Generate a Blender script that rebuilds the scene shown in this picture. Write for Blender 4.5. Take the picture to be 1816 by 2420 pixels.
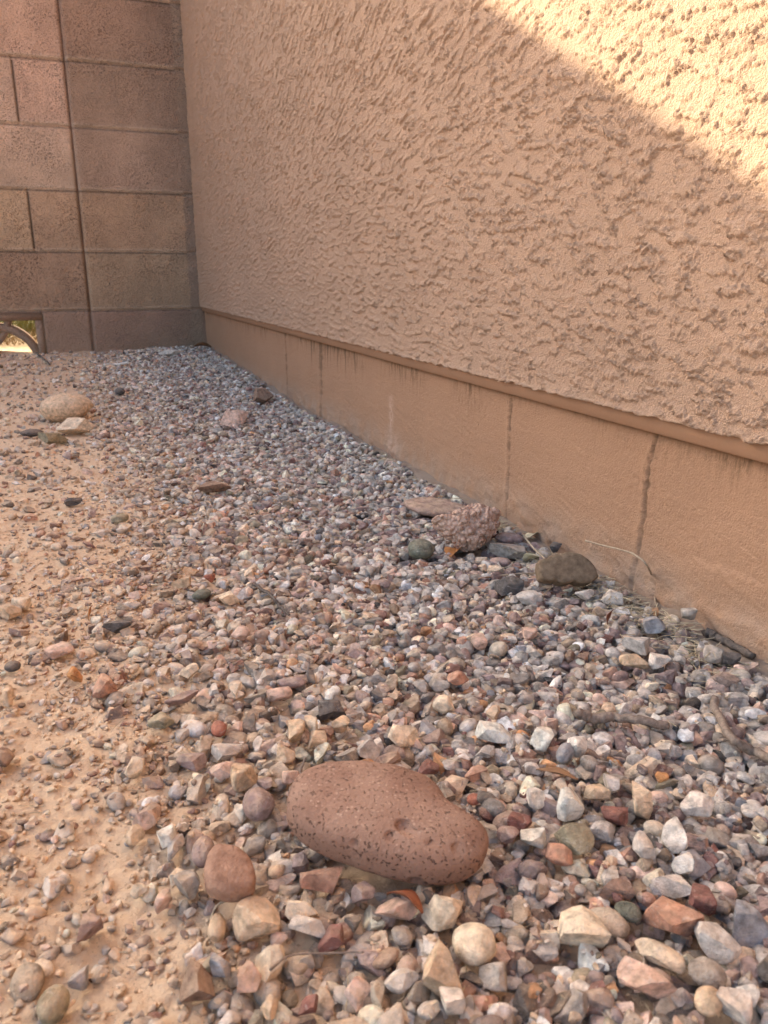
import bpy, math, random
import numpy as np
from mathutils import Vector, Matrix, noise as mn
for o in list(bpy.data.objects): bpy.data.objects.remove(o)
scene = bpy.context.scene
COL = scene.collection
R = math.radians

# ------------------------------------------------------------------ camera
F_PX, IMG_W, IMG_H = 1872.35, 1816.0, 2420.0
PITCH, ROLL, YAW = .2954, .0011, .3796
CAM = np.array([-.5018, -3.1558, .1397])
fw = np.array([math.sin(YAW)*math.cos(PITCH), math.cos(YAW)*math.cos(PITCH), -math.sin(PITCH)])
r0 = np.array([math.cos(YAW), -math.sin(YAW), 0.]); u0 = np.cross(r0, fw)
rt = r0*math.cos(ROLL)+u0*math.sin(ROLL); up = -r0*math.sin(ROLL)+u0*math.cos(ROLL)
cam_d = bpy.data.cameras.new('camera'); cam = bpy.data.objects.new('camera', cam_d); COL.objects.link(cam)
M4 = Matrix(((rt[0], up[0], -fw[0], CAM[0]), (rt[1], up[1], -fw[1], CAM[1]), (rt[2], up[2], -fw[2], CAM[2]), (0, 0, 0, 1)))
cam.matrix_world = M4
cam_d.sensor_fit = 'VERTICAL'; cam_d.sensor_height = 36; cam_d.sensor_width = 27
cam_d.lens = 36*F_PX/IMG_H
cam_d.clip_start = .01; cam_d.clip_end = 500
cam_d.dof.use_dof = True; cam_d.dof.focus_distance = .78; cam_d.dof.aperture_fstop = 18
scene.camera = cam

# ------------------------------------------------------------------ light
SUN_TRAVEL = Vector((.72, -1., -.535)).normalized()
elev = math.asin(-SUN_TRAVEL.z); azim = math.atan2(-SUN_TRAVEL.x, -SUN_TRAVEL.y)
w = bpy.data.worlds.new('World'); scene.world = w; w.use_nodes = True
nt = w.node_tree; nt.nodes.clear()
out = nt.nodes.new('ShaderNodeOutputWorld'); bg = nt.nodes.new('ShaderNodeBackground'); sky = nt.nodes.new('ShaderNodeTexSky')
sky.sky_type = 'NISHITA'; sky.sun_disc = False; sky.sun_elevation = elev; sky.sun_rotation = azim
sky.dust_density = 4.0; sky.air_density = 1.0; sky.ozone_density = .6
bg.inputs['Strength'].default_value = .15
nt.links.new(sky.outputs[0], bg.inputs['Color']); nt.links.new(bg.outputs[0], out.inputs['Surface'])
sl = bpy.data.lights.new('sun', 'SUN'); sl.energy = 4.0; sl.angle = R(.4); sl.color = (1., .86, .62)
so = bpy.data.objects.new('sun', sl); COL.objects.link(so)
so.rotation_euler = SUN_TRAVEL.to_track_quat('-Z', 'Y').to_euler(); so.location = (-3, 4, 4)
vs = scene.view_settings; vs.view_transform = 'Standard'; vs.look = 'None'; vs.gamma = 1; vs.use_curve_mapping = False
vs.exposure = 1.95
scene.render.engine = 'CYCLES'
scene.cycles.max_bounces = 8; scene.cycles.diffuse_bounces = 5

# ------------------------------------------------------------------ maths helpers
rng = np.random.default_rng(11)
random.seed(4)
def ray(px, py):
    return fw+rt*(px-IMG_W/2)/F_PX-up*(py-IMG_H/2)/F_PX
def hit_z(px, py, z):
    d = ray(px, py); return CAM+d*(z-CAM[2])/d[2]
def hit_plane(px, py, p, n):
    d = ray(px, py); return CAM+d*(np.dot(np.array(p)-CAM, n)/np.dot(d, n))
def sstep(a, b, x):
    t = np.clip((x-a)/(b-a), 0, 1); return t*t*(3-2*t)
_P = rng.permutation(512)
_P = np.concatenate([_P, _P])
_ang = rng.random(512)*2*math.pi
_GX, _GY = np.cos(_ang).astype(np.float32), np.sin(_ang).astype(np.float32)
def perlin(x, y, s=0):
    x = np.asarray(x, np.float32)+s*17.31; y = np.asarray(y, np.float32)+s*9.77
    xi = np.floor(x).astype(np.int32); yi = np.floor(y).astype(np.int32)
    xf = x-xi; yf = y-yi; xi = xi & 511; yi = yi & 511; x1 = (xi+1) & 511; y1 = (yi+1) & 511
    def g(a, b, fx, fy):
        h = _P[_P[a]+b]; return _GX[h]*fx+_GY[h]*fy
    u = xf*xf*xf*(xf*(xf*6-15)+10); v = yf*yf*yf*(yf*(yf*6-15)+10)
    n00 = g(xi, yi, xf, yf); n10 = g(x1, yi, xf-1, yf); n01 = g(xi, y1, xf, yf-1); n11 = g(x1, y1, xf-1, yf-1)
    return (n00*(1-u)+n10*u)*(1-v)+(n01*(1-u)+n11*u)*v
def fbm(x, y, o=4, s=0, gain=.5):
    t = 0; a = 1.
    for i in range(o):
        t = t+a*perlin(x*2**i, y*2**i, s+i*3.1); a *= gain
    return t
def gradspace(a, b, f):
    """positions from a to b, the step at x being f(x)"""
    xs = [a]
    while xs[-1] < b: xs.append(xs[-1]+f(xs[-1]))
    xs[-1] = b
    return np.array(xs)

# ------------------------------------------------------------------ mesh helpers
def mesh_from(name, V, F, smooth=True, cols=None):
    """V (n,3); F (m,k) int array (all faces of one size) or a list of such arrays"""
    me = bpy.data.meshes.new(name)
    Fs = F if isinstance(F, list) else [F]
    Fs = [np.asarray(f, np.int32) for f in Fs if len(f)]
    V = np.asarray(V, np.float32)
    me.vertices.add(len(V)); me.vertices.foreach_set('co', V.ravel())
    nl = sum(f.size for f in Fs); npoly = sum(len(f) for f in Fs)
    me.loops.add(nl); me.loops.foreach_set('vertex_index', np.concatenate([f.ravel() for f in Fs]))
    me.polygons.add(npoly)
    tot = np.concatenate([np.full(len(f), f.shape[1], np.int32) for f in Fs])
    st = np.concatenate([[0], np.cumsum(tot)[:-1]]).astype(np.int32)
    me.polygons.foreach_set('loop_start', st)
    if isinstance(smooth, np.ndarray): me.polygons.foreach_set('use_smooth', smooth)
    elif smooth: me.polygons.foreach_set('use_smooth', np.ones(npoly, bool))
    me.update(calc_edges=True); me.validate()
    if cols is not None:
        at = me.color_attributes.new('col', 'FLOAT_COLOR', 'POINT')
        at.data.foreach_set('color', np.asarray(cols, np.float32).ravel())
    return me
def link(name, me, mat, parent=None):
    o = bpy.data.objects.new(name, me); COL.objects.link(o)
    if mat and not me.materials: me.materials.append(mat)
    if parent is not None: o.parent = parent
    return o
def tag(o, label=None, cat=None, group=None, kind=None):
    if label: o['label'] = label
    if cat: o['category'] = cat
    if group: o['group'] = group
    if kind: o['kind'] = kind
    return o
def empty(name, loc=(0, 0, 0)):
    o = bpy.data.objects.new(name, None); o.empty_display_size = .05; COL.objects.link(o); o.location = loc; return o
def grid_faces(na, nb, flip=False):
    i = np.arange(na*nb).reshape(na, nb)
    q = np.stack([i[:-1, :-1], i[1:, :-1], i[1:, 1:], i[:-1, 1:]], -1).reshape(-1, 4)
    return q[:, ::-1] if flip else q
class MB:
    def __init__(s): s.v = []; s.f = []
    def box(s, a, b):
        n = len(s.v)
        for x in (a[0], b[0]):
            for y in (a[1], b[1]):
                for z in (a[2], b[2]): s.v.append((x, y, z))
        for f in ((0, 1, 3, 2), (4, 6, 7, 5), (0, 4, 5, 1), (2, 3, 7, 6), (0, 2, 6, 4), (1, 5, 7, 3)):
            s.f.append([n+i for i in f])
        return s
    def tube(s, pts, rad, k=7, rough=0., rr=random):
        pts = [Vector(p) for p in pts]; n0 = len(s.v); m = len(pts)
        for i, p in enumerate(pts):
            t = (pts[min(i+1, m-1)]-pts[max(i-1, 0)]).normalized()
            a = t.cross(Vector((.13, .2, 1))).normalized(); b = t.cross(a)
            for j in range(k):
                an = 2*math.pi*j/k; q = rad[i]*(1+rr.uniform(-rough, rough))
                s.v.append(tuple(p+a*math.cos(an)*q+b*math.sin(an)*q))
        for i in range(m-1):
            for j in range(k):
                s.f.append([n0+i*k+j, n0+i*k+(j+1) % k, n0+(i+1)*k+(j+1) % k, n0+(i+1)*k+j])
        c = len(s.v); s.v.append(tuple(pts[0])); s.v.append(tuple(pts[-1]))
        for j in range(k):
            s.f.append([c, n0+(j+1) % k, n0+j]); s.f.append([c+1, n0+(m-1)*k+j, n0+(m-1)*k+(j+1) % k])
        return s
    def build(s, name, mat, parent=None, smooth=False):
        q = [f for f in s.f if len(f) == 4]; t = [f for f in s.f if len(f) == 3]
        me = mesh_from(name, s.v, [np.array(x) for x in (q, t) if x], smooth)
        return link(name, me, mat, parent)

# ------------------------------------------------------------------ materials
class NT:
    def __init__(s, name, rough=.9, spec=.25):
        s.m = bpy.data.materials.new(name); s.m.use_nodes = True; s.t = s.m.node_tree
        s.b = s.t.nodes['Principled BSDF']; s.b.inputs['Roughness'].default_value = rough
        s.b.inputs['Specular IOR Level'].default_value = spec
        s.geo = s.n('ShaderNodeNewGeometry'); s.pos = s.geo.outputs['Position']
    def n(s, k, **kw):
        x = s.t.nodes.new(k)
        for a, b in kw.items(): setattr(x, a, b)
        return x
    def l(s, a, b): s.t.links.new(a, b)
    def noise(s, scale, detail=4, rough=.55, vec=None, dist=0.):
        x = s.n('ShaderNodeTexNoise'); x.inputs['Scale'].default_value = scale; x.inputs['Detail'].default_value = detail
        x.inputs['Roughness'].default_value = rough; x.inputs['Distortion'].default_value = dist
        s.l(vec or s.pos, x.inputs['Vector']); return x.outputs['Fac']
    def vor(s, scale, vec=None, feature='F1'):
        x = s.n('ShaderNodeTexVoronoi', feature=feature); x.inputs['Scale'].default_value = scale
        s.l(vec or s.pos, x.inputs['Vector']); return x.outputs['Distance']
    def mapping(s, scale, rot=(0, 0, 0)):
        x = s.n('ShaderNodeMapping'); x.inputs['Scale'].default_value = scale; x.inputs['Rotation'].default_value = rot
        s.l(s.pos, x.inputs['Vector']); return x.outputs[0]
    def mr(s, v, a, b, c=0., d=1.):
        x = s.n('ShaderNodeMapRange'); s.l(v, x.inputs[0])
        for i, q in zip((1, 2, 3, 4), (a, b, c, d)): x.inputs[i].default_value = q
        return x.outputs[0]
    def math(s, op, a, b=0.):
        x = s.n('ShaderNodeMath', operation=op)
        for i, q in enumerate((a, b)):
            if isinstance(q, (int, float)): x.inputs[i].default_value = q
            else: s.l(q, x.inputs[i])
        return x.outputs[0]
    def mix(s, f, a, b, mode='MIX'):
        x = s.n('ShaderNodeMix', data_type='RGBA', blend_type=mode)
        for i, q in ((0, f), (6, a), (7, b)):
            if isinstance(q, (int, float)): x.inputs[i].default_value = q
            elif isinstance(q, tuple): x.inputs[i].default_value = (*q, 1)
            else: s.l(q, x.inputs[i])
        return x.outputs[2]
    def sep(s, v):
        x = s.n('ShaderNodeSeparateXYZ'); s.l(v, x.inputs[0]); return x.outputs
    def attr(s, name):
        x = s.n('ShaderNodeAttribute', attribute_name=name); return x
    def color(s, c): s.l(c, s.b.inputs['Base Color'])
    def bump(s, h, dist, strength=1., prev=None):
        x = s.n('ShaderNodeBump'); x.inputs['Distance'].default_value = dist; x.inputs['Strength'].default_value = strength
        s.l(h, x.inputs['Height'])
        if prev: s.l(prev, x.inputs['Normal'])
        s.l(x.outputs[0], s.b.inputs['Normal']); return x.outputs[0]

SOIL = (.79, .58, .39)
def mat_rock():
    m = NT('pebble_stone', .78, .3)
    a = m.attr('col'); c = a.outputs['Color']
    v = m.mr(m.noise(160, 5, .6), .3, .7, .50, 1.42)
    c1 = m.mix(1., c, m.n_rgb(v), 'MULTIPLY')
    warm = m.mr(m.noise(70, 3, .5), .45, .7)
    c1 = m.mix(m.math('MULTIPLY', warm, .35), c1, m.mix(1., c1, (1.25, .95, .72), 'MULTIPLY'))
    vein = m.mr(m.noise(90, 6, .7, m.mapping((1, 1, 3.2), (.6, .4, 0)), 1.6), .56, .66)
    c2 = m.mix(m.math('MULTIPLY', vein, .38), c1, (.62, .57, .52))
    sp = m.mr(m.vor(900), .0, .22, 1., 0.)
    c3 = m.mix(m.math('MULTIPLY', sp, .5), c2, m.mix(1., c2, (.45, .38, .36), 'MULTIPLY'))
    nz = m.sep(m.geo.outputs['Normal'])[2]
    d = m.math('MULTIPLY', m.mr(nz, -.1, .9), m.mr(m.noise(110, 4, .65), .35, .62))
    d = m.math('MULTIPLY', d, a.outputs['Alpha'])
    m.color(m.mix(d, c3, SOIL))
    h = m.math('ADD', m.noise(420, 6, .65), m.math('MULTIPLY', m.noise(1500, 3, .6), .35))
    m.bump(h, .0028, 1.)
    return m.m
def n_rgb(s, v):
    x = s.n('ShaderNodeCombineColor'); [s.l(v, x.inputs[i]) for i in range(3)]; return x.outputs[0]
NT.n_rgb = n_rgb
M_ROCK = mat_rock()
def mat_soil():
    m = NT('sandy_soil', .95, .15)
    n1 = m.mr(m.noise(9, 5, .6), .3, .7); n2 = m.mr(m.noise(260, 5, .7), .3, .72)
    c = m.mix(n1, (.78, .565, .375), (.87, .67, .465))
    c = m.mix(m.math('MULTIPLY', n2, .5), c, (.58, .40, .27))
    g = m.mr(m.vor(520), .08, .25, 1., 0.)
    gm = m.mr(m.noise(60, 3, .6), .45, .6)
    c = m.mix(m.math('MULTIPLY', g, m.math('MULTIPLY', gm, .7)), c, (.2, .13, .1))
    x = m.sep(m.pos)
    grey = m.mr(x[0], -.46, -.20, 0., .85)          # grey dust beside the house wall, darkened further for shaded gaps between stones
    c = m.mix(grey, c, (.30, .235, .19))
    back_tone = m.mr(x[1], -1.0, -.1, 0., .35)  # soil gets darker towards the block wall
    c = m.mix(back_tone, c, (.50, .34, .24))
    c = m.mix(m.mr(x[1], .1, .3), c, (.30, .215, .12))
    m.color(c)
    h = m.math('ADD', m.noise(140, 8, .68), m.math('MULTIPLY', m.noise(900, 4, .7), .4))
    m.bump(h, .006, .9)
    return m.m
M_SOIL = mat_soil()
STUC = (.47, .315, .222)
def mat_stucco(name, base, rough_bump=.0012, sc=900, dirt=False):
    m = NT(name, .85, .2)
    n1 = m.mr(m.noise(5, 4, .6), .3, .7); n2 = m.mr(m.noise(300, 5, .6), .3, .7)
    c = m.mix(n1, tuple(q*.93 for q in base), tuple(min(1, q*1.06) for q in base))
    c = m.mix(m.math('MULTIPLY', n2, .35), c, tuple(min(1, q*1.18) for q in base))
    if dirt:  # footing stains and cracks, plus a painted shadow line
        p = m.sep(m.pos)
        zt = m.mr(p[2], -.060, -.012, 0., 1.)
        drip = m.mr(m.noise(1, 5, .75, m.mapping((1, 130, 22))), .47, .60)
        patch = m.mr(m.noise(7, 3, .6), .42, .56)
        f = m.math('MULTIPLY', m.math('MULTIPLY', m.math('POWER', zt, 1.6), drip), patch)
        c = m.mix(m.math('MULTIPLY', f, .85), c, (.13, .08, .045))
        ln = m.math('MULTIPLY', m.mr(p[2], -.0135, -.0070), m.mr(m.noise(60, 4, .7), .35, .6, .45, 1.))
        c = m.mix(m.math('MULTIPLY', ln, .9), c, (.16, .09, .05))  # shadow line below the screed painted in, with some crack dirt
        cr = m.attr('crack')
        c = m.mix(m.math('MULTIPLY', cr.outputs['Fac'], .85), c, (.13, .08, .05))
        sc2 = m.attr('scuff')
        c = m.mix(m.math('MULTIPLY', sc2.outputs['Fac'], .55), c, (.62, .45, .36))
        spk = m.mr(m.vor(38), .02, .05, 1., 0.); spk = m.math('MULTIPLY', spk, m.mr(m.noise(6, 2), .5, .6))
        c = m.mix(spk, c, (.12, .08, .06))
        low = m.mr(p[2], -.185, -.115, .9, 0.)
        low = m.math('MULTIPLY', low, m.mr(m.noise(30, 5, .6), .3, .6))
        c = m.mix(low, c, (.36, .275, .215))
    m.color(c)
    h = m.math('ADD', m.noise(sc, 4, .65), m.math('MULTIPLY', m.noise(sc*.35, 4, .6), .7))
    m.bump(h, rough_bump, 1.)
    return m.m
M_STUC = mat_stucco('stucco', STUC, .0034, 520)
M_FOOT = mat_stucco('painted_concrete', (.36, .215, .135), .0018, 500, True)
M_SCREED = mat_stucco('painted_metal_strip', (.32, .19, .12), .0003, 200)
def mat_block():
    m = NT('concrete_block', .92, .15)
    a = m.attr('col'); c = a.outputs['Color']
    c = m.mix(1., c, m.n_rgb(m.mr(m.noise(7, 5, .6), .3, .7, .84, 1.16)), 'MULTIPLY')
    c = m.mix(m.math('MULTIPLY', m.mr(m.noise(2.6, 4, .6), .48, .66), .4), c, (.30, .225, .17))
    pores = m.math('MULTIPLY', m.mr(m.noise(300, 3, .6), .55, .63), m.mr(m.noise(9, 3, .6), .38, .6, .3, 1.))
    c = m.mix(m.math('MULTIPLY', pores, .75), c, (.075, .05, .042))
    c = m.mix(m.math('MULTIPLY', m.mr(m.noise(420, 2, .5), .58, .7), .3), c, (.48, .36, .29))
    z = m.sep(m.pos)[2]
    low = m.math('MULTIPLY', m.mr(z, -.15, .12, .75, 0.), m.mr(m.noise(14, 4, .6), .3, .7, .4, 1.))
    c = m.mix(low, c, (.33, .23, .155))
    m.color(c)
    h = m.math('SUBTRACT', m.noise(170, 6, .7), m.math('MULTIPLY', pores, .6))
    m.bump(h, .007, 1.)
    return m.m
M_BLOCK = mat_block()
def mat_big_stone():
    m = NT('vesicular_stone', .82, .25)
    nz = m.sep(m.geo.outputs['Normal'])
    c = m.mix(m.mr(m.noise(26, 5, .6), .3, .7), (.19, .108, .076), (.275, .165, .12))
    c = m.mix(m.math('MULTIPLY', m.mr(m.noise(420, 4, .7), .35, .7), .35), c, (.33, .20, .145))
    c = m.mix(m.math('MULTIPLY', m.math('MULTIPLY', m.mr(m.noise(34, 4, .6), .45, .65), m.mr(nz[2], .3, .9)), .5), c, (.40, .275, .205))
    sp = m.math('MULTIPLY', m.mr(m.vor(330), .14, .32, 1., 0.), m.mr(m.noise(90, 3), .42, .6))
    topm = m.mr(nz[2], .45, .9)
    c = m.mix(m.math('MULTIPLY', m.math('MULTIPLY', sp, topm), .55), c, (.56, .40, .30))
    wv = m.n('ShaderNodeVectorMath', operation='ADD'); wn = m.n('ShaderNodeTexNoise'); wn.inputs['Scale'].default_value = 300; m.l(m.pos, wn.inputs['Vector'])
    ws = m.n('ShaderNodeVectorMath', operation='SCALE'); ws.inputs['Scale'].default_value = .006; m.l(wn.outputs['Color'], ws.inputs[0]); m.l(ws.outputs[0], wv.inputs[0]); m.l(m.pos, wv.inputs[1])
    dv = m.vor(360, wv.outputs[0])
    pit = m.math('MULTIPLY', m.mr(m.math('SUBTRACT', dv, m.math('MULTIPLY', m.noise(190, 3, .7), .42)), -.03, .07, 1., 0.), m.mr(m.noise(55, 3), .32, .46, .35, 1.))
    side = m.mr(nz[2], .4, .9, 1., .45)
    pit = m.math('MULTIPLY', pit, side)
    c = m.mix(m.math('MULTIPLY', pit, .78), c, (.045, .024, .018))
    m.color(c)
    h = m.math('SUBTRACT', m.math('MULTIPLY', m.noise(500, 5, .65), .35), m.math('MULTIPLY', pit, .9))
    m.bump(h, .0034, 1.)
    return m.m
def mat_plain(name, a, b, sc=200, rough=.8, bd=.0008, stretch=(1, 1, 1)):
    m = NT(name, rough, .25)
    v = m.mapping(stretch)
    n = m.mr(m.noise(sc, 5, .65, v), .32, .68)
    m.color(m.mix(n, a, b)); m.bump(m.noise(sc*2.5, 5, .65, v), bd, .8)
    return m.m

# ------------------------------------------------------------------ the ground
def ground_z(x, y):
    x = np.asarray(x, float); y = np.asarray(y, float)
    z = -.182+.036*sstep(-1.5, -.02, y)
    z = z-.012*sstep(-.7, -.25, x)*sstep(-.1, -1.2, y)*.3
    near = sstep(-4.5, -3.2, y)*sstep(.6, .1, y)*sstep(-2.2, -1.2, x)
    z = z+near*(.006*fbm(x*4, y*4, 3, 2)+.0035*fbm(x*16, y*16, 3, 5))
    z = z+near*(.0030*fbm(x*60, y*60, 4, 8, .65))*sstep(-.25, -.45, x)
    bank = np.exp(-np.maximum(0, -x)/.028)*(.012+.009*perlin(y*14, x*14, 7))*sstep(-3.2, -2.8, y)*(y < 0)
    return z+bank
yfine = gradspace(-3.12, -.0, lambda y: max(.0013, .0026*(math.hypot(y+3.156, .35)-.0)))
ys = np.concatenate([-3.12-np.geomspace(.004, 60, 90)[::-1], yfine, np.geomspace(.004, 90, 110)])
xfine = gradspace(-.86, .02, lambda x: .0022)
xs = np.concatenate([-.86-np.geomspace(.003, 60, 100)[::-1], xfine, .02+np.geomspace(.02, 60, 14)])
X, Y = np.meshgrid(xs, ys, indexing='ij'); Z = ground_z(X, Y)
g = link('ground', mesh_from('ground', np.stack([X, Y, Z], -1).reshape(-1, 3), grid_faces(len(xs), len(ys))), M_SOIL)
tag(g, kind='structure')

# ------------------------------------------------------------------ stucco house wall
ZS = .010      # lower edge of the stucco
def ani(u, z, th, la, lb, s, o=3):
    c, q = math.cos(th), math.sin(th)
    return fbm((u*c+z*q)/la, (-u*q+z*c)/lb, o, s, .55)
def stucco_field(u, z):
    """streaky trowelled relief; u runs along the wall toward the camera"""
    wu = u+.012*perlin(u*9, z*9, 31)+.0016*perlin(u*130, z*90, 33)
    wz = z+.012*perlin(u*9, z*9, 37)+.0050*perlin(u*230, z*60, 39)+.0022*perlin(u*420, z*160, 35)
    hi = sstep(.12, .75, z+.16*perlin(u*2.2, z*2.2, 41)+(2.2-u)*.16)
    a = ani(wu, wz, R(-3), .034, .0068, 3, 3)
    b = ani(wu, wz, R(14), .035, .0070, 5, 3)
    c = ani(wu, wz, R(33), .033, .0072, 9, 3)
    w1 = sstep(.0, .5, hi); w2 = sstep(.5, 1., hi)
    n = a*(1-w1)+b*w1*(1-w2)+c*w2
    n = n/np.sqrt((1-w1)**2+(w1*(1-w2))**2+w2**2)
    return n
def stucco_h(u, z):
    m = stucco_field(u, z); m2 = stucco_field(u, z-.0075)
    jag = .20*fbm(u*210, z*120, 2, 51, .6)+.34*fbm(u*38, z*30, 2, 53)
    e = sstep(.13, .165, m+jag)
    fade = sstep(-.05, .55, m2)
    big = fbm(u*11, z*15, 3, 61)
    h = (.0030-.0006*sstep(1.4, 2.6, u))*e*(1-.80*fade)*(.60+.65*sstep(-.35, .5, fbm(u*19, z*25, 3, 63)))
    pl = sstep(.34, .39, fbm(u*24, z*34, 3, 71)+.10*fbm(u*120, z*120, 2, 77))   # smeared patches
    h = h+.0013*pl
    sand = (.00060*fbm(u*330, z*330, 2, 81, .7)+.00075*np.abs(perlin(u*150, z*150, 83)))*(1-.85*pl)*(.5+.9*sstep(-.25, .3, fbm(u*13, z*17, 2, 85)))*(1-.25*e)*1.05
    return h+sand+.0006*big
ufine = gradspace(.0055, 2.86, lambda u: max(.0011, .00175*math.hypot(3.156-u, .5)))
us = np.concatenate([ufine, 2.86+np.geomspace(.003, 5.2, 60)])
zfine = np.concatenate([gradspace(ZS, .60, lambda z: .0016), gradspace(.6025, 1.12, lambda z: .0024)])
zs = np.concatenate([zfine, 1.12+np.geomspace(.006, 2.1, 50)])
U, ZZ = np.meshgrid(us, zs, indexing='ij')
Hh = stucco_h(U, ZZ)
edge = np.exp(-(ZZ-ZS)/.004)
ZD = ZZ+edge*.0035*fbm(U*60, U*0+3., 4, 91)
V = np.stack([-Hh-.0022*edge*(.8+.6*fbm(U*80, ZZ*20, 3, 93)), -U+.004*np.exp(-(U-.0055)/.006)*fbm(ZZ*30, ZZ*0, 3, 95), ZD], -1)
# the broken lower edge folds back under
n_u = len(us)
low1 = V[:, 0].copy(); low1[:, 0] += .0045; low1[:, 2] -= .0005
V = np.concatenate([low1[:, None], V], 1)
house = empty('house', (2.5, -3.5, -.2))
def hp(o):
    o.parent = house; o.matrix_parent_inverse = Matrix.Translation((-2.5, 3.5, .2)); return o
hp(link('stucco_panel', mesh_from('stucco_panel', V.reshape(-1, 3), grid_faces(n_u, len(zs)+1)), M_STUC))
# weep screed: smooth metal strip below the stucco
sc_prof = [(.0055, ZS+.008), (.0035, ZS-.001), (.0078, ZS-.0158), (.0088, ZS-.0166), (.0165, ZS-.0150), (.024, ZS-.0150)]
su = np.concatenate([np.linspace(0, 2.9, 300), np.linspace(3., 8., 10)])
SV = np.array([[(x+.0006*math.sin(u*3.1)*0+.0008*float(perlin(u*2.2, 1., 4)), -u, z+.0012*float(perlin(u*1.4, 5., 6))) for (x, z) in sc_prof] for u in su])
hp(link('weep_screed', mesh_from('weep_screed', SV.reshape(-1, 3), grid_faces(len(su), len(sc_prof), True), False), M_SCREED))
# footing: brushed, painted concrete with cracks
FX = .018
fu = np.concatenate([gradspace(0., 2.86, lambda u: max(.0014, .0022*math.hypot(3.156-u, .5))), np.linspace(2.9, 8, 30)])
fz = np.concatenate([gradspace(-.215, ZS-.012, lambda z: .0016)])
U, ZZ = np.meshgrid(fu, fz, indexing='ij')
br = .0007*ani(U, ZZ, R(-24), .034, .0042, 101, 3)*sstep(.2, .9, U)*sstep(-.03, -.09, ZZ+.02*perlin(U*6, ZZ*6, 9))
br2 = .0004*ani(U, ZZ, R(-15), .03, .003, 105, 3)+.0007*fbm(U*150, ZZ*150, 3, 106, .65)*sstep(-.3, .4, fbm(U*8, ZZ*10, 2, 107))
lump = .0016*fbm(U*9, ZZ*14, 3, 111)
rough_low = sstep(-.125, -.17, ZZ+.03*perlin(U*7, 1.7, 115)*1.)*.004*np.maximum(0, fbm(U*34, ZZ*40, 4, 117)+.15)
lz = ZZ+.108-.06*(U-2.66)+.006*fbm(U*60, ZZ*5, 3, 119)
ledge = .0016*sstep(.0, -.007, lz)*sstep(-.03, -.012, lz)*sstep(2.60, 2.64, U)
lz = ZZ+.146-.09*(U-2.66)+.010*fbm(U*40, ZZ*5, 3, 118)
ledge = ledge+.003*sstep(.0, -.012, lz)*sstep(2.58, 2.65, U)
crk = np.zeros_like(U); ridge = np.zeros_like(U)
for (u0_, top, bot, wd, dp, slant) in ((1.188, .0, -.2, .0050, .0025, .004), (1.486, .0, -.2, .0090, .0030, -.012), (2.287, .0, -.2, .0034, .0026, .004), (2.557, .0, -.2, .0034, .0032, -.0125)):
    zz = ZZ-ZS; cu = u0_+slant*(-zz/.17)*.8+.003*fbm(zz*38, zz*0+u0_*9, 3, 121)+.018*np.exp(zz/.012)*(.8 if u0_ > 2.5 else .15)
    d = np.abs(U-cu)/(wd*np.clip(.75+1.5*fbm(zz*70, zz*0+u0_*5, 3, 125)+.8*perlin(U*300, ZZ*120, 127), .2, 2.))
    crk = np.maximum(crk, np.exp(-d*d*1.3)*sstep(-.45, .1, fbm(U*90, ZZ*60, 3, 131)+.15)*(.65+.35*sstep(-.12, -.02, zz)))
    crk = np.maximum(crk, .8*np.exp(-d*d*.10)*sstep(.22, .42, fbm(U*260, ZZ*200, 3, 133, .65))*sstep(-.16, -.02, zz))
    ridge += .0012*np.exp(-((U-cu+wd*1.4)/(wd*1.5))**2)-dp*.6*np.exp(-d*d*2)
zz = ZZ-ZS
crk = np.maximum(crk, .9*sstep(.12, .34, fbm(U*48, ZZ*5, 4, 151, .65))*sstep(-.085, -.02, zz+.05*perlin(U*40, U*0, 153))*sstep(1.28, 1.42, U)*sstep(1.85, 1.65, U))
scf = np.exp(-((U-1.885-.01*perlin(ZZ*30, 1., 5))/.009)**2)*sstep(-.060, -.078, ZZ)*sstep(-.150, -.12, ZZ)*sstep(-.3, .3, fbm(U*200, ZZ*90, 3, 141)+.1)
scf = np.maximum(scf, .8*np.exp(-((U-1.89)/.035)**2)*sstep(-.120, -.148, ZZ)*sstep(-.2, .3, fbm(U*50, ZZ*50, 3, 143)+.1))
XF = FX-(br+br2+lump+rough_low+ledge+ridge)
me = mesh_from('footing', np.stack([XF, -U, ZZ], -1).reshape(-1, 3), grid_faces(len(fu), len(fz)))
for nm, arr in (('crack', crk), ('scuff', scf)):
    at = me.attributes.new(nm, 'FLOAT', 'POINT'); at.data.foreach_set('value', arr.astype(np.float32).ravel())
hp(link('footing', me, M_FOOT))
hp(MB().box((.026, -8.05, -.4), (5., .6, 3.2)).build('house_body', M_STUC))
tag(house, 'house side wall in rough tan stucco above a painted concrete footing', 'house')

# ------------------------------------------------------------------ block wall
BH, BW, HB, T = .2032, .3908, .1665, 1.6256
bx = np.concatenate([-.86-np.geomspace(.02, 6, 40)[::-1], gradspace(-.86, .0, lambda x: .0027), [.012, .024]])
bz = np.concatenate([gradspace(-.26, 1.10, lambda z: .0030), gradspace(1.11, T, lambda z: .008)])
X, Z = np.meshgrid(bx, bz, indexing='ij')
course = np.floor(Z/BH).astype(int)
fz_ = Z-course*BH; dz = np.minimum(fz_, BH-fz_)
left = X < -BW
half_c = (course % 2) != 0           # courses that start with a half block left of the control joint
fx0 = -BW-np.where(half_c, HB, HB+.203)
rel = np.where(X > fx0, 0, np.floor((fx0-X)/.4064)+1)
jx = np.where(X > fx0, np.abs(X-fx0), np.abs(((fx0-X) % .4064+.2032) % .4064-.2032))
jx = np.where(left, jx, 9.)
bid = np.where(left, course*37+rel.astype(int)*11+5, course*53+900)
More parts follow.
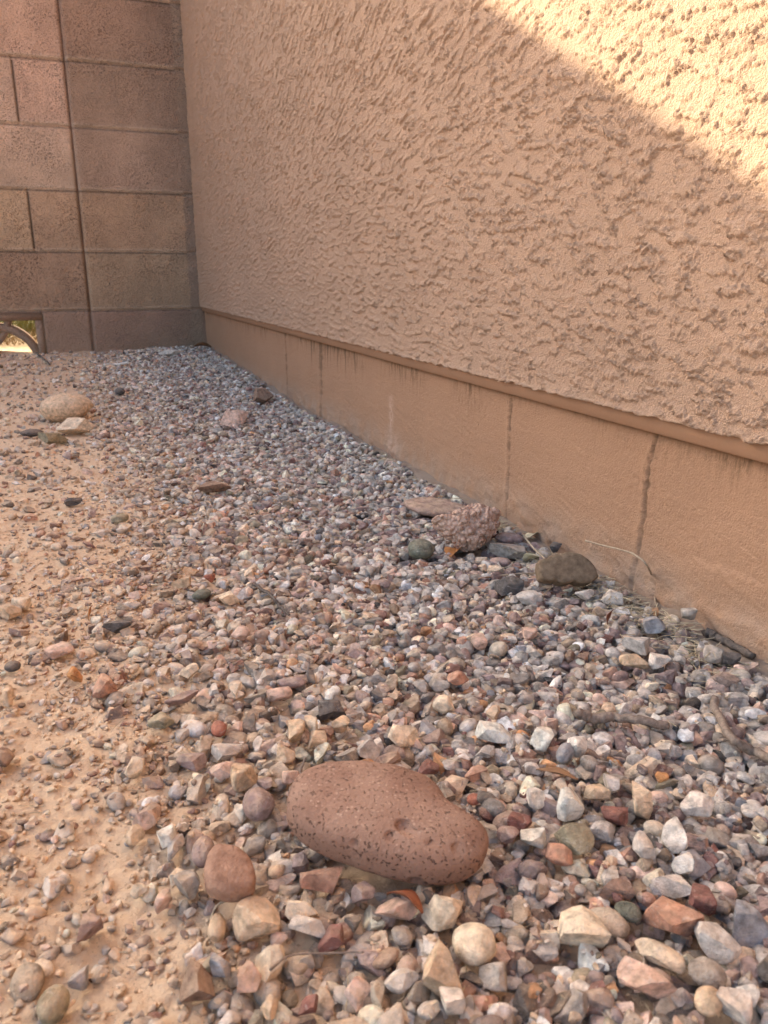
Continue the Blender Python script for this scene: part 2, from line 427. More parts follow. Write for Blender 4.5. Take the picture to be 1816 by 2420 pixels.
wob = .0012*fbm(X*30, Z*30, 3, 201)
joint = np.exp(-((dz+wob)/.0042)**2)
vj = np.exp(-((jx)/.0032)**2)
ctl = np.exp(-((X+BW+.003)/.0055)**2)
dep = .0040*joint+.0055*vj+.013*ctl
lip = -.0026*np.exp(-((fz_-.0085)/.0045)**2)*(course > -9)   # upper arris of each block stands a little proud below the joint
lip2 = -.0030*np.exp(-((BH-fz_-.011)/.006)**2)
rr = np.random.default_rng(5); tab = rr.random((4096, 4))
tb = tab[bid % 4096]
tilt = (tb[..., 0]-.5)*.004+(tb[..., 1]-.5)*.012*(fz_-.1)/.1*.5
surf = .0013*fbm(X*45, Z*45, 4, 207)+.0009*fbm(X*160, Z*160, 2, 209)
Yb = np.where(left, .0115, 0.)+dep+tilt*.6-surf+lip*.6+lip2*.2
base = np.array([(.37, .258, .182), (.40, .290, .205), (.335, .228, .165), (.405, .298, .212), (.37, .248, .182)])
ci = (tb[..., 2]*5).astype(int) % 5
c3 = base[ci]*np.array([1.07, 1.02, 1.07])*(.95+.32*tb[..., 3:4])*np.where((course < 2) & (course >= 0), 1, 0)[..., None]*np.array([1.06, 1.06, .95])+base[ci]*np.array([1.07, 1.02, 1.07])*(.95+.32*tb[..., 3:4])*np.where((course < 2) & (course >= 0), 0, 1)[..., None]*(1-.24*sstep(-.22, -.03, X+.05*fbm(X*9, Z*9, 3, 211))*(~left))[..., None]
c3 = np.where(left[..., None], c3*(np.array([1.22, 1.29, 1.29])+np.array([.08, .03, .07])*sstep(.35, .75, Z)[..., None])*(.86+.34*sstep(.0, .8, Z))[..., None]*np.where((course >= 0) & (course < 1), 1, 1)[..., None], c3)  # left section painted lighter, most at the top, for brighter light there
jm = np.clip(np.maximum(np.exp(-((fz_-.006)/.0055)**2), vj*.3), 0, 1)[..., None]*.8
c3 = c3*(1-jm)+np.array([.60, .46, .35])*jm
dk = np.clip(.62*np.exp(-((BH-fz_-.0015)/.0040)**2)+.85*np.exp(-(jx/.0036)**2)*(dz > .008), 0, .9)[..., None]
c3 = c3*(1-dk)
patch = sstep(-.040, -.028, X+.006*fbm(Z*14, Z*0, 3, 5))[..., None]*(X <= .0)[..., None]      # mortar strip against the house
c3 = c3*(1-patch)+np.array([.36, .255, .19])*patch
cols = np.concatenate([c3, np.ones_like(c3[..., :1])], -1)
HX0, HX1, HZ1 = -.963, -.5585, -.006
q = grid_faces(len(bx), len(bz), True)
Vb = np.stack([X, Yb, Z], -1).reshape(-1, 3)
cen = Vb[q].mean(1)
keep = ~((cen[:, 0] > HX0) & (cen[:, 0] < HX1) & (cen[:, 2] < HZ1))
bw = empty('block_wall', (-3, .1, -.2))
def bp(o):
    o.parent = bw; o.matrix_parent_inverse = Matrix.Translation((3, -.1, .2)); return o
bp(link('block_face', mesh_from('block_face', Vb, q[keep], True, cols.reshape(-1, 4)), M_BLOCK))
def colfill(o, c):
    at = o.data.color_attributes.new('col', 'FLOAT_COLOR', 'POINT')
    at.data.foreach_set('color', np.tile(np.array([*c, 1.], np.float32), len(o.data.vertices)))
    return o
b = MB()
b.box((-6.9, .020, HZ1), (.0255, .165, T-.002)); b.box((-6.9, .020, -.30), (HX0-.004, .165, HZ1-.0005)); b.box((HX1+.004, .020, -.30), (.0255, .165, HZ1-.0005))
bp(colfill(b.build('block_core', M_BLOCK), (.33, .215, .16)))
b = MB().box((-6.9, .001, T), (0., .166, T+.003)); bp(colfill(b.build('wall_cap', M_BLOCK), (.34, .23, .17)))
# breeze block with arched ribs in the lowest course
def ring(cx, cz, r0_, r1_, a0, a1, y0, y1, n=28, x_lo=-9, x_hi=9, z_lo=-9, z_hi=9):
    v = []; f = []
    for i in range(n+1):
        a = R(a0+(a1-a0)*i/n); ct, st = math.cos(a), math.sin(a)
        for (r_, y_) in ((r0_, y0), (r1_, y0), (r1_, y1), (r0_, y1)):
            v.append((min(max(cx+r_*ct, x_lo), x_hi), y_, min(max(cz+r_*st, z_lo), z_hi)))
    for i in range(n):
        for j in range(4):
            f.append([i*4+j, i*4+(j+1) % 4, i*4+4+(j+1) % 4, i*4+4+j])
    return v, f
bb = MB()
fy0, fy1 = .0135, .150
bb.box((HX0, fy0, -.031), (HX1-.001, fy1, HZ1)); bb.box((HX1-.026, fy0+.0008, -.21), (HX1-.0015, fy1-.001, -.0325)); bb.box((HX0, fy0+.0008, -.21), (HX0+.024, fy1-.001, -.0325))
cx_ = (HX0+HX1)/2
for (cx, cz, ra, rb, a0, a1) in ((-.712, -.181, .113, .137, -10, 190), (-.800, -.010, .1165, .139, -80, -8), (-.640, -.190, .020, .040, 0, 0)):
    if a0 == a1: continue
    v, f = ring(cx, cz, ra, rb, a0, a1, fy0+.004+(.003 if cx < -.75 else 0), fy1-.01-(.003 if cx < -.75 else 0), x_lo=HX0+.02, x_hi=HX1-.02, z_hi=-.030)
    n = len(bb.v); bb.v += v; bb.f += [[n+i for i in q_] for q_ in f]
bp(colfill(bb.build('breeze_block', M_BLOCK), (.44, .31, .235)))
tag(bw, 'brown concrete block wall with a pierced block low on its left', 'wall')
# grass on the far side of the wall
def straw_mesh(name, n, xr, yr, hgt, mat, lay=.0, wd=.0016, zoff=0., fx=None, gm=0):
    v = []; f = []
    for i in range(n):
        x, y = (random.uniform(*xr), random.uniform(*yr)) if fx is None else fx()
        z = float(ground_z(x, y))+zoff
        L = hgt*random.uniform(.5, 1.3); a = random.uniform(0, 6.28); le = random.uniform(.1, .5)+lay
        d = Vector((math.cos(a)*le, math.sin(a)*le, max(.02, 1-lay))).normalized()
        s = Vector((-math.sin(a), math.cos(a), 0))*wd*random.uniform(.6, 1.2)
        bend = Vector((math.cos(a), math.sin(a), -.6))*L*random.uniform(.05, .3)
        p = Vector((x, y, z)); k = len(v); m = 3
        for j in range(m+1):
            t = j/m; c = p+d*L*t+bend*t*t; ww = s*(1-.8*t)
            c.z = max(c.z, z-.001)
            v += [tuple(c-ww), tuple(c+ww+Vector((0, 0, wd*.6)))]
        for j in range(m): f.append([k+2*j, k+2*j+1, k+2*j+3, k+2*j+2])
    return link(name, mesh_from(name, v, np.array(f), False), mat)
M_GRASS = mat_plain('green_grass', (.075, .10, .02), (.22, .20, .055), 30, .7)
M_STRAW = mat_plain('dry_straw', (.40, .31, .19), (.60, .50, .36), 160, .7, .0004)
tag(straw_mesh('grass', 9000, (-1.25, -.55), (.75, 3.0), .11, M_GRASS), 'sunlit green grass beyond the pierced block', 'grass', kind='stuff')
tag(straw_mesh('dry_grass', 2600, (-1.2, -.5), (.35, 1.6), .05, mat_plain('yellow_dry_grass', (.17, .11, .045), (.34, .25, .12), 90, .8), .3), 'pale dry grass on the ground behind the block wall', 'grass', kind='stuff')

# ------------------------------------------------------------------ stones
def ico(sub):
    import bmesh
    bm = bmesh.new(); bmesh.ops.create_icosphere(bm, subdivisions=sub, radius=1)
    v = np.array([p.co[:] for p in bm.verts]); f = np.array([[q.index for q in p.verts] for p in bm.faces]); bm.free()
    return v, f
ICO = {s: ico(s) for s in (1, 2, 3, 4, 5, 6)}
def noise3(V, sc, seed, o=3):
    """cheap smooth 3-D noise from rotated plane waves"""
    r = np.random.default_rng(seed); t = 0; a = 1.
    for k in range(o):
        D = r.normal(size=(7, 3)); D /= np.linalg.norm(D, axis=1)[:, None]; ph = r.random(7)*6.28
        t = t+a*np.sin(V@D.T*sc*2**k*(.7+.6*r.random(7))+ph).mean(1); a *= .5
    return t
def rock_shape(seed, sub, kind='ang'):
    r = np.random.default_rng(seed); V, F = ICO[sub]; V = V.copy()
    if kind == 'ang': n, lo, hi, nz_ = 12, .36, .64, .010
    elif kind == 'sub': n, lo, hi, nz_ = 11, .50, .78, .028
    else: n, lo, hi, nz_ = 3, .86, .97, .06
    V = V*(1+.10*noise3(V, 1.6, seed+1, 2))[:, None]
    N = r.normal(size=(n, 3)); N /= np.linalg.norm(N, axis=1)[:, None]
    if kind == 'ang': N[0] = (0.05, .1, 1); N[1] = (.1, 0, -1); N[:2] /= np.linalg.norm(N[:2], axis=1)[:, None]
    D = r.uniform(lo, hi, n)
    for _ in range(2):
        for k in range(n):
            d = V@N[k]-D[k]; V -= np.maximum(d, 0)[:, None]*N[k]
    V = V*(1+nz_*noise3(V, 4.5, seed+2, 2))[:, None]
    lo_, hi_ = V.min(0), V.max(0); V = (V-(lo_+hi_)/2)/(hi_-lo_)
    return V, F      # unit box, centred
def rotz(V, a):
    c, s = math.cos(a), math.sin(a); return V@np.array([[c, s, 0], [-s, c, 0], [0, 0, 1]])
PAL = dict(white=(.66, .61, .55), cream=(.62, .51, .38), tan=(.52, .385, .26), grey=(.34, .305, .27), lgrey=(.49, .45, .41),
           pink=(.52, .36, .29), salmon=(.42, .225, .155), mauve=(.27, .195, .185), maroon=(.21, .095, .08), dark=(.085, .08, .08),
           blue=(.25, .26, .285), orange=(.50, .24, .09), olive=(.24, .21, .14), brown=(.24, .15, .105), red=(.33, .12, .08), green=(.13, .14, .11))
# height map the gravel is settled on
HC = .002; HX, HY = -1.6, -3.3
nxh, nyh = int(1.66/HC), int(3.34/HC)
gx = HX+(np.arange(nxh)+.5)*HC; gy = HY+(np.arange(nyh)+.5)*HC
HM = ground_z(*np.meshgrid(gx, gy, indexing='ij')); HM0 = HM.copy()
OCC = np.zeros_like(HM, bool)
_k = {}
def kernel(rad):
    n = max(1, int(rad/HC)); 
    if n not in _k:
        a = (np.arange(-n, n+1)/n); q = a[:, None]**2+a[None]**2; _k[n] = (q <= 1.02, np.sqrt(np.clip(1-q, 0, 1)))
    return n, *_k[n]
def stamp(x, y, top, hh, rad, occ=False):
    n, msk, dome = kernel(rad); i = int((x-HX)/HC); j = int((y-HY)/HC)
    if i-n < 0 or j-n < 0 or i+n+1 > nxh or j+n+1 > nyh: return
    s = (slice(i-n, i+n+1), slice(j-n, j+n+1))
    HM[s] = np.where(msk, np.maximum(HM[s], top-hh+hh*dome), HM[s])
    if occ: OCC[s] |= msk
def sample(x, y, rad):
    n, msk, _ = kernel(rad); i = int((x-HX)/HC); j = int((y-HY)/HC)
    if i-n < 0 or j-n < 0 or i+n+1 > nxh or j+n+1 > nyh: return None
    s = (slice(i-n, i+n+1), slice(j-n, j+n+1)); return HM[s][msk], OCC[s][msk], HM0[i, j]

def gz1(x, y): return float(ground_z(x, y))
def density(x, y):
    """how much gravel covers the soil: full near the house, thin on the sand at the left"""
    n = fbm(x*5.5, y*5.5, 3, 301)*.28+fbm(x*17, y*17, 2, 305)*.16
    edge = np.interp(y, [-3.1, -2.95, -2.86, -2.79, -2.70, -2.57, -2.39, -2.17, -1.79, -1.3, -.24, 0], [-.60, -.55, -.490, -.445, -.450, -.485, -.455, -.40, -.385, -.42, -.37, -.29])
    d = .42+(x-edge)*3.8+n-1.0*math.exp(-(((x+.548)/.055)**2+((y+2.82)/.062)**2))
    return float(np.clip(d, .05, 1))
def on_ground(px, py, lift=0.):
    z = -.17
    for _ in range(6):
        p = hit_z(px, py, z+lift); z = gz1(p[0], p[1])+.0065*density(p[0], p[1])
    return hit_z(px, py, z+lift)

def outline_rock(name, pts, thick, mat, cz, sub=5, noise_amp=.03, power=2.4, normal=(0, 0, 1), seed=1, pit=None, col=None, flat_top=1., centre=None, sm=.045):
    """a stone whose real outline lies in the plane through its centre; thickness along the plane's normal"""
    n = np.array(normal, float); n /= np.linalg.norm(n)
    c2 = np.mean(pts, 0) if centre is None else centre
    P0 = hit_z(c2[0], c2[1], cz)
    P = np.array([hit_plane(a, b_, P0, n) for a, b_ in pts])
    C0 = (P.min(0)+P.max(0))/2; C0 = C0+n*np.dot(P0-C0, n)
    ax = np.cross(n, [0, 1, 0]) if abs(n[1]) < .9 else np.array([1., 0, 0]); ax = ax/np.linalg.norm(ax); ay = np.cross(n, ax)
    q = P-C0; a2 = np.arctan2(q@ay, q@ax); r2 = np.hypot(q@ay, q@ax)
    o = np.argsort(a2); a2 = a2[o]; r2 = r2[o]
    a2 = np.concatenate([a2-2*math.pi, a2, a2+2*math.pi]); r2 = np.tile(r2, 3)
    V, F = ICO[sub]
    az = np.arctan2(V[:, 1], V[:, 0]); ph = np.arcsin(np.clip(V[:, 2], -1, 1))
    R_ = sum(np.interp(az+d, a2, r2) for d in (-2*sm, -sm, 0, sm, 2*sm))/5
    ce = np.abs(np.cos(ph))**(2/power); se = np.sign(V[:, 2])*np.abs(np.sin(ph))**(2/power)
    W = np.stack([ce*R_*np.cos(az), ce*R_*np.sin(az), se*thick/2*np.where(V[:, 2] > 0, flat_top, 1)], -1)
    s_ = 1/np.mean(r2)
    W = W*(1+noise_amp*noise3(W*s_, 3.2, seed, 4))[:, None]
    if pit:
        for (d, rad, dp) in pit:
            rd = ray(*d); G_ = C0+W[:, :1]*ax+W[:, 1:2]*ay+W[:, 2:3]*n-CAM; dep_ = G_@rd/np.dot(rd, rd)
            off_ = np.linalg.norm(G_-dep_[:, None]*rd, axis=1); tgt = W[np.argmin(off_*4+dep_)]
            dist = np.linalg.norm(W-tgt, axis=1)
            nn = tgt/np.linalg.norm(tgt); W = W-nn*(dp*np.exp(-(dist/rad)**4))[:, None]
    G = C0+W[:, :1]*ax+W[:, 1:2]*ay+W[:, 2:3]*n
    org = np.array([G[:, 0].mean(), G[:, 1].mean(), G[:, 2].min()])
    cc = None if col is None else np.tile(np.array([*col], np.float32), (len(G), 1))
    o = link(name, mesh_from(name, G-org, F, True, cc), mat); o.location = org
    low_ = G[G[:, 2] < org[2]+.38*(G[:, 2].max()-org[2])]
    c_ = low_.mean(0)
    for t in np.linspace(.05, .62, 26):
        q_ = c_+(low_-c_)*t; i = ((q_[:, 0]-HX)/HC).astype(int); j = ((q_[:, 1]-HY)/HC).astype(int)
        k_ = (i > 0) & (i < nxh) & (j > 0) & (j < nyh); OCC[i[k_], j[k_]] = True
    return o
def z7(l): return [(400+.5422*a, 1750+.5422*b_) for a, b_ in l]
def z4(l): return [(800+.612*a, 900+.612*b_) for a, b_ in l]
M_BIG = mat_big_stone()
big = z7([(512, 290), (522, 230), (560, 178), (640, 138), (750, 122), (900, 130), (1050, 160), (1140, 196), (1185, 240), (1215, 300), (1290, 345), (1365, 395), (1392, 440), (1388, 500), (1345, 555), (1265, 592), (1150, 600), (1020, 575), (900, 545), (780, 500), (650, 452), (565, 405), (518, 350)])
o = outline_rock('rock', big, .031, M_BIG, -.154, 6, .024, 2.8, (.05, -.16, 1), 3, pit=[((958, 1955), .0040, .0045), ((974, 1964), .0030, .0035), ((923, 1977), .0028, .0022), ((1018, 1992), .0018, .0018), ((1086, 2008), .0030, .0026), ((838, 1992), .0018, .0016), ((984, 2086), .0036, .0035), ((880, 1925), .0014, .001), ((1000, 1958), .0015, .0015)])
tag(o, 'large smooth red-brown pitted rock, by far the biggest stone in the gravel', 'rock')
def mat_lump():
    m = NT('crumbly_mortar', .95, .1)
    v = m.vor(210); n = m.noise(420, 5, .7)
    c = m.mix(m.mr(v, .35, .95), (.66, .46, .36), (.42, .265, .20)); m.color(m.mix(m.mr(n, .6, .78), c, (.25, .14, .10)))
    m.bump(m.math('SUBTRACT', m.math('MULTIPLY', n, .4), v), .006, 1.); return m.m
M_LUMP = mat_lump()
def lumpy(name, pts, thick, cz, seed, col_mat, amp, label):
    o = outline_rock(name, pts, thick, col_mat, cz, 6, .05, 2.2, (0, -.75, .66), seed)
    n = len(o.data.vertices); co = np.empty(n*3, np.float32); o.data.vertices.foreach_get('co', co); co = co.reshape(-1, 3)
    r = np.random.default_rng(seed); S = co[r.choice(n, 260)]
    c0 = co.mean(0); d = np.min(np.stack([np.linalg.norm(co-q_, axis=1)/r.uniform(.6, 1.25) for q_ in S], 1), axis=1)
    bump = np.sqrt(np.clip(1-(d/.0042)**2, 0, 1))
    dirv = (co-c0); dirv /= np.linalg.norm(dirv, axis=1)[:, None]+1e-9
    co = co+dirv*((bump-.5)*amp)[:, None]
    o.data.vertices.foreach_set('co', co.ravel()); o.data.update()
    return tag(o, label, 'rock')
lumpy('mortar_chunk', z4([(365, 525), (420, 520), (470, 512), (520, 485), (570, 500), (612, 500), (620, 535), (600, 580), (560, 620), (520, 650), (480, 640), (440, 605), (400, 585), (372, 555)]), .042, -.148, 5, M_LUMP, .0060, 'knobbly pinkish chunk of old mortar against the footing')
o = outline_rock('rock', z4([(250, 470), (300, 458), (380, 462), (450, 480), (500, 492), (498, 505), (430, 515), (350, 515), (290, 498)]), .012, M_ROCK, -.168, 4, .04, 3., (0, -.1, 1), 8, col=(.34, .225, .185, .5))
tag(o, 'long flat mauve slab of stone lying behind the knobbly mortar chunk', 'rock')
M_HALF = mat_plain('brown_gritty_stone', (.13, .092, .06), (.27, .195, .13), 150, .9, .002)
o = outline_rock('rock', z4([(768, 700), (800, 690), (850, 676), (905, 670), (950, 690), (985, 728), (996, 765), (980, 776), (900, 779), (830, 777), (775, 772)]), .022, M_HALF, -.150, 5, .02, 7., (-.25, -.80, .55), 9, sm=.01)
tag(o, 'half-round dark brown gritty stone with a flat base near the footing', 'rock')

M_SALM = mat_plain('salmon_stone', (.235, .13, .088), (.43, .265, .185), 170, .85, .003)
o = outline_rock('rock', z7([(205, 472), (245, 480), (325, 505), (365, 555), (376, 610), (366, 655), (305, 678), (225, 682), (165, 655), (150, 600), (160, 540), (182, 495)]), .017, M_SALM, -.160, 5, .07, 3.2, (0, -.25, 1), 21)
tag(o, 'salmon-brown rounded stone to the lower left of the large pitted rock', 'rock')
# table of the stones one can pick out: kind, colour, source px centre, px width, px height, tilt in the picture, label
ST = [
('rnd','mauve',612,1899,72,78,0,'smooth grey-mauve pebble against the left end of the large pitted rock'),
('ang','salmon',760,2070,98,58,10,'rough orange-brown stone tucked under the lower left edge of the large rock'),
('ang','mauve',858,2113,54,52,0,'blocky purple pebble just below the large pitted rock'),
('ang','tan',606,2168,106,82,-10,'big tan faceted pebble below the salmon-brown rounded stone'),
('ang','cream',712,2148,76,50,0,'yellowish tan pebble with a flat top below the large rock'),
('ang','lgrey',731,2188,92,42,8,'pale grey wedge-shaped pebble under the yellowish flat-topped one'),
('rnd','tan',513,2192,40,62,10,'small upright golden-tan oval pebble by a curl of straw'),
('ang','pink',937,2146,94,62,8,'pinkish tan faceted pebble beside the curled red-brown leaf'),
('ang','cream',1045,2143,92,82,15,'large cream angular pebble right of the curled red-brown leaf'),
('rnd','cream',1121,2230,100,95,0,'round cream pebble like a ball below the large rock'),
('ang','tan',1048,2287,92,106,0,'large tan three-sided pebble left below the round cream pebble'),
('ang','lgrey',950,2314,81,54,0,'flat grey-tan pebble left of the large three-sided one'),
('ang','grey',1167,2298,75,60,20,'dark grey faceted pebble below the round cream pebble'),
('ang','white',1070,2363,60,76,0,'white pointed pebble below the large three-sided one'),
('ang','cream',639,2279,70,70,0,'irregular white and yellow pebble near the bottom left'),
('ang','pink',590,2314,52,65,10,'pink speckled three-cornered pebble near the bottom edge'),
('ang','maroon',782,2219,65,48,-10,'maroon pebble right of the pale grey wedge'),
('ang','maroon',728,2373,49,44,0,'dark red pebble at the bottom edge of the gravel'),
('sub','tan',638,2379,43,54,0,'small yellow-tan pebble at the bottom edge'),
('ang','brown',465,2322,78,81,0,'brown banded block of stone at the bottom left'),
('ang','blue',522,2281,46,60,15,'blue-grey and white upright pebble at the bottom left'),
('rnd','mauve',481,2013,52,68,10,'dark mauve oval pebble left of the salmon-brown stone'),
('ang','white',396,1975,42,56,25,'white rough pebble at the edge of the bare sand'),
('ang','lgrey',412,2004,40,50,25,'pale grey pebble touching the white rough one'),
('ang','grey',443,2085,65,68,30,'grey flat-faced pebble left of the salmon-brown stone'),
('ang','cream',421,2071,40,36,0,'small cream pebble leaning on the grey flat-faced one'),
('sub','tan',320,1975,40,50,15,'yellow-tan pebble half sunk in the bare sand'),
('ang','pink',345,1934,54,40,-20,'pinkish tan pebble on the upper edge of the bare sand'),
('rnd','olive',126,2375,68,84,30,'olive-grey smooth pebble in the bottom left corner'),
('ang','blue',186,2311,43,47,10,'blue-grey pebble on the sand at the lower left'),
('ang','mauve',213,2190,55,68,20,'rough dark mauve pebble alone on the bare sand'),
('sub','cream',330,2105,43,34,-15,'cream pebble on the right side of the bare sand'),
('ang','pink',387,2127,37,50,15,'pink upright pebble beside the cream one on the sand'),
('ang','white',1261,1983,61,52,-5,'square white pebble right of the large pitted rock'),
('sub','mauve',1201,1972,52,44,0,'purple-brown pebble left of the square white one'),
('ang','maroon',1231,1941,47,52,20,'red-brown pebble above the square white one'),
('sub','olive',1358,1977,91,66,15,'dark olive flat pebble right of the square white one'),
('sub','salmon',1322,2021,66,47,15,'orange-tan oval pebble below the dark olive one'),
('ang','white',1350,1895,61,69,0,'tall white jagged pebble right of the large rock'),
('ang','maroon',1452,1925,63,47,5,'maroon block-shaped pebble in the right part of the gravel'),
('ang','cream',1512,1892,50,76,-25,'long tan and white pebble right of the maroon block'),
('ang','white',1648,1900,69,47,5,'cream wedge-shaped pebble near the right edge'),
('ang','white',1598,1975,66,63,25,'white squared pebble below the cream wedge-shaped one'),
('ang','lgrey',1526,2005,58,61,0,'light grey six-sided pebble left of the white squared one'),
('ang','white',1620,2043,44,52,25,'small bright white pebble right of the six-sided grey one'),
('rnd','green',1485,2154,61,42,10,'dark green smooth pebble among lighter gravel at the lower right'),
('ang','cream',1383,2201,127,90,20,'long cream slab-like pebble at the lower right'),
('sub','cream',1559,2256,116,52,5,'flat cream oval pebble below the brown-red long one'),
('sub','pink',1521,2322,132,84,20,'large flat pink and white pebble with a maroon patch'),
('rnd','grey',1672,2300,83,68,0,'smooth round greenish grey pebble at the lower right'),
('rnd','tan',1675,2366,61,66,0,'round tan pebble below the greenish grey one'),
('ang','lgrey',1736,2377,77,74,0,'light squared pebble in the bottom right corner'),
('ang','salmon',1584,2173,121,80,25,'long brown-red pebble at the lower right'),
('ang','lgrey',1689,2223,110,70,20,'flat grey pebble with a yellow side near the right edge'),
('ang','blue',1766,2190,83,94,25,'large blue-grey angular pebble at the right edge'),
('ang','maroon',1661,2129,66,72,10,'red-brown chunky pebble near the right edge'),
('ang','lgrey',1590,2088,94,50,15,'pale oblong pebble above the long brown-red one'),
('ang','white',1165,1732,86,44,15,'flat pale slab pebble above right of the large rock'),
('ang','white',1281,1743,55,50,0,'bright white blocky pebble left below the thick twig'),
('ang','white',1363,1762,46,56,0,'white upright pebble just below the thick twig'),
('sub','cream',950,1737,77,55,-30,'cream lumpy pebble above the top edge of the large rock'),
('sub','maroon',1013,1812,50,40,0,'dark red pebble behind the right shoulder of the large rock'),
('sub','cream',1049,1663,50,44,0,'orange-cream pebble above the flat pale slab'),
('ang','lgrey',1501,1525,63,44,0,'large light grey pebble near the footing at the right'),
('sub','tan',1499,1561,66,41,-10,'wide tan pebble below the large light grey one'),
('ang','white',1559,1563,47,36,15,'white pebble right of the wide tan one'),
('sub','salmon',1082,1602,50,33,5,'orange-brown pebble in the middle of the gravel'),
('rnd','blue',1336,1779,36,52,20,'dark slate pebble left of the white upright one'),
('ang','white',1267,1883,44,50,0,'pale rough pebble left of the tall white jagged one'),
('ang','lgrey',1446,1850,46,42,20,'bluish white pebble right of the long brown leaf'),
('ang','tan',1410,1875,61,44,-10,'grey-tan angular pebble below the long brown leaf'),
('sub','orange',1565,1837,30,25,0,'small bright orange pebble in the right part of the gravel'),
('rnd','red',1121,1889,33,28,0,'small glossy red pebble beside the large rock'),
('ang','orange',176,1594,33,35,0,'amber cube-shaped pebble on the sand at the left'),
('ang','salmon',244,1621,54,54,-10,'brown-pink block on the sand right of the amber cube'),
('sub','pink',142,1537,62,38,5,'pale pebble with a red patch on the sand at the left'),
('ang','cream',52,1426,43,35,0,'cream pebble near the left edge of the sand'),
('ang','tan',24,1445,49,33,10,'tan wedge-shaped pebble at the left edge'),
('rnd','dark',30,1574,35,27,0,'blue-black pebble at the left edge'),
('rnd','red',518,1722,36,38,0,'round brick-red pebble left of centre'),
('ang','mauve',431,1654,81,33,-5,'long mauve-grey slab pebble left of centre'),
('ang','cream',447,1586,46,33,-5,'cream faceted pebble above the long mauve slab'),
('sub','pink',659,1640,62,41,5,'pink veined pebble above the large rock'),
('rnd','mauve',691,1613,65,28,0,'flat purple oval pebble above the pink veined one'),
('ang','dark',786,1673,65,46,0,'chunky dark charcoal pebble above the large rock'),
('ang','tan',805,1714,43,41,0,'tan cube-shaped pebble below the charcoal one'),
('ang','tan',702,1730,41,57,0,'grey-tan upright block above the large rock'),
('ang','cream',737,1719,30,52,0,'tall narrow tan pebble beside the upright block'),
('ang','tan',751,1749,43,43,0,'honey-coloured pebble just behind the large rock'),
('ang','grey',821,1787,54,46,0,'dark grey rough pebble touching the back of the large rock'),
('ang','lgrey',870,1770,54,57,0,'big pale grey pebble at the back of the large rock'),
('ang','tan',577,1836,62,56,10,'tan striped block left behind the large rock'),
('sub','pink',529,1822,62,43,0,'pale pink rounded pebble left of the tan striped block'),
('ang','mauve',453,1800,70,38,0,'flat purple-grey slab at the left of the gravel'),
('ang','lgrey',537,1779,70,38,0,'pale grey flat pebble above the pink rounded one'),
('sub','cream',320,1811,43,54,25,'yellow-white pebble on the sand left of centre'),
('ang','mauve',626,1855,33,40,-20,'thin purple plate of stone by the left end of the large rock'),
('ang','olive',380,1703,60,33,10,'olive-grey flat pebble left of centre'),
('sub','pink',567,1497,41,41,-20,'pink and white pebble in the middle left'),
('sub','tan',672,1781,46,46,-20,'tan rounded pebble behind the left end of the large rock'),
('sub','pink',689,1833,43,38,0,'pinkish pebble touching the left shoulder of the large rock'),
('ang','tan',16,1643,33,48,20,'tan upright pebble cut by the left edge'),
('ang','brown',16,1787,35,49,10,'brown pebble with a dark rim at the left edge'),
('sub','red',496,1367,27,22,0,'small rust-red pebble among pale gravel at the middle left'),
('rnd','green',477,1404,43,24,-10,'grey-green oval pebble at the middle left'),
('ang','cream',542,1413,46,28,-5,'cream flat pebble beside a small dark twig'),
('ang','tan',431,1377,46,24,-15,'flat tan pebble above the grey-green oval'),
('ang','dark',277,1483,65,33,-10,'dark slate-grey jagged pebble on the sand'),
('rnd','green',996,1298,60,49,0,'dark grey-green cobble below the knobbly mortar chunk'),
('ang','grey',1201,1303,86,38,-10,'flat grey three-cornered stone right of the mortar chunk'),
('rnd','mauve',1204,1273,67,30,0,'mauve-brown flat stone behind the grey three-cornered one'),
('rnd','mauve',1183,1328,49,24,0,'small dark oval pebble below the grey three-cornered stone'),
('ang','dark',1204,1383,64,43,0,'black crumbly stone right of the tan leaf'),
('ang','dark',1314,1293,28,22,0,'small black pebble above the half-round brown stone'),
('ang','white',1498,1362,37,18,0,'white flat pebble on the dirt beside the footing'),
('ang','grey',1629,1451,37,32,0,'grey pebble lying on the dirt bank at the footing'),
('sub','lgrey',1253,1411,64,31,-5,'long pale pebble below the black crumbly stone'),
('sub','lgrey',1381,1405,43,28,0,'rounded light grey pebble below the half-round brown stone'),
('ang','lgrey',1449,1411,52,31,10,'light grey oblong pebble right below the half-round stone'),
('ang','blue',1547,1475,49,37,0,'blue-grey pebble with straw around it by the footing'),
('sub','pink',1133,1518,38,38,0,'pink-tan pebble in the middle of the right half'),
('ang','pink',1250,1497,38,28,5,'pale pink pebble below the long pale one'),
('ang','grey',1687,1546,46,37,0,'grey faceted pebble under the dark twig at the footing'),
('ang','dark',1730,1555,38,28,0,'navy-black pebble at the foot of the wall on the right'),
('rnd','tan',157,963,116,70,-8,'tan boulder-shaped stone in the far left of the yard'),
('sub','cream',178,1007,82,43,-8,'pale mottled stone in front of the tan boulder'),
('ang','olive',130,1036,67,32,-8,'flat olive-brown stone in front of the pale mottled one'),
('rnd','dark',75,1023,48,19,0,'flat dark stone left of the olive-brown one'),
('ang','pink',554,987,68,36,0,'tan-pink angular stone in the far gravel near the footing'),
('ang','brown',622,934,48,38,0,'dark brown angular stone against the far footing'),
('rnd','dark',284,925,22,19,0,'small dark stone far back on the left'),
('sub','lgrey',402,833,53,17,0,'pale oblong stone at the foot of the block wall'),
('sub','brown',506,1151,77,27,0,'crumbly brown flat lump in the far middle gravel'),
('ang','dark',174,1185,39,20,0,'greenish black pebble on the sand at the far left'),
('rnd','olive',284,1224,39,24,0,'round olive pebble far left among mauve gravel'),
]
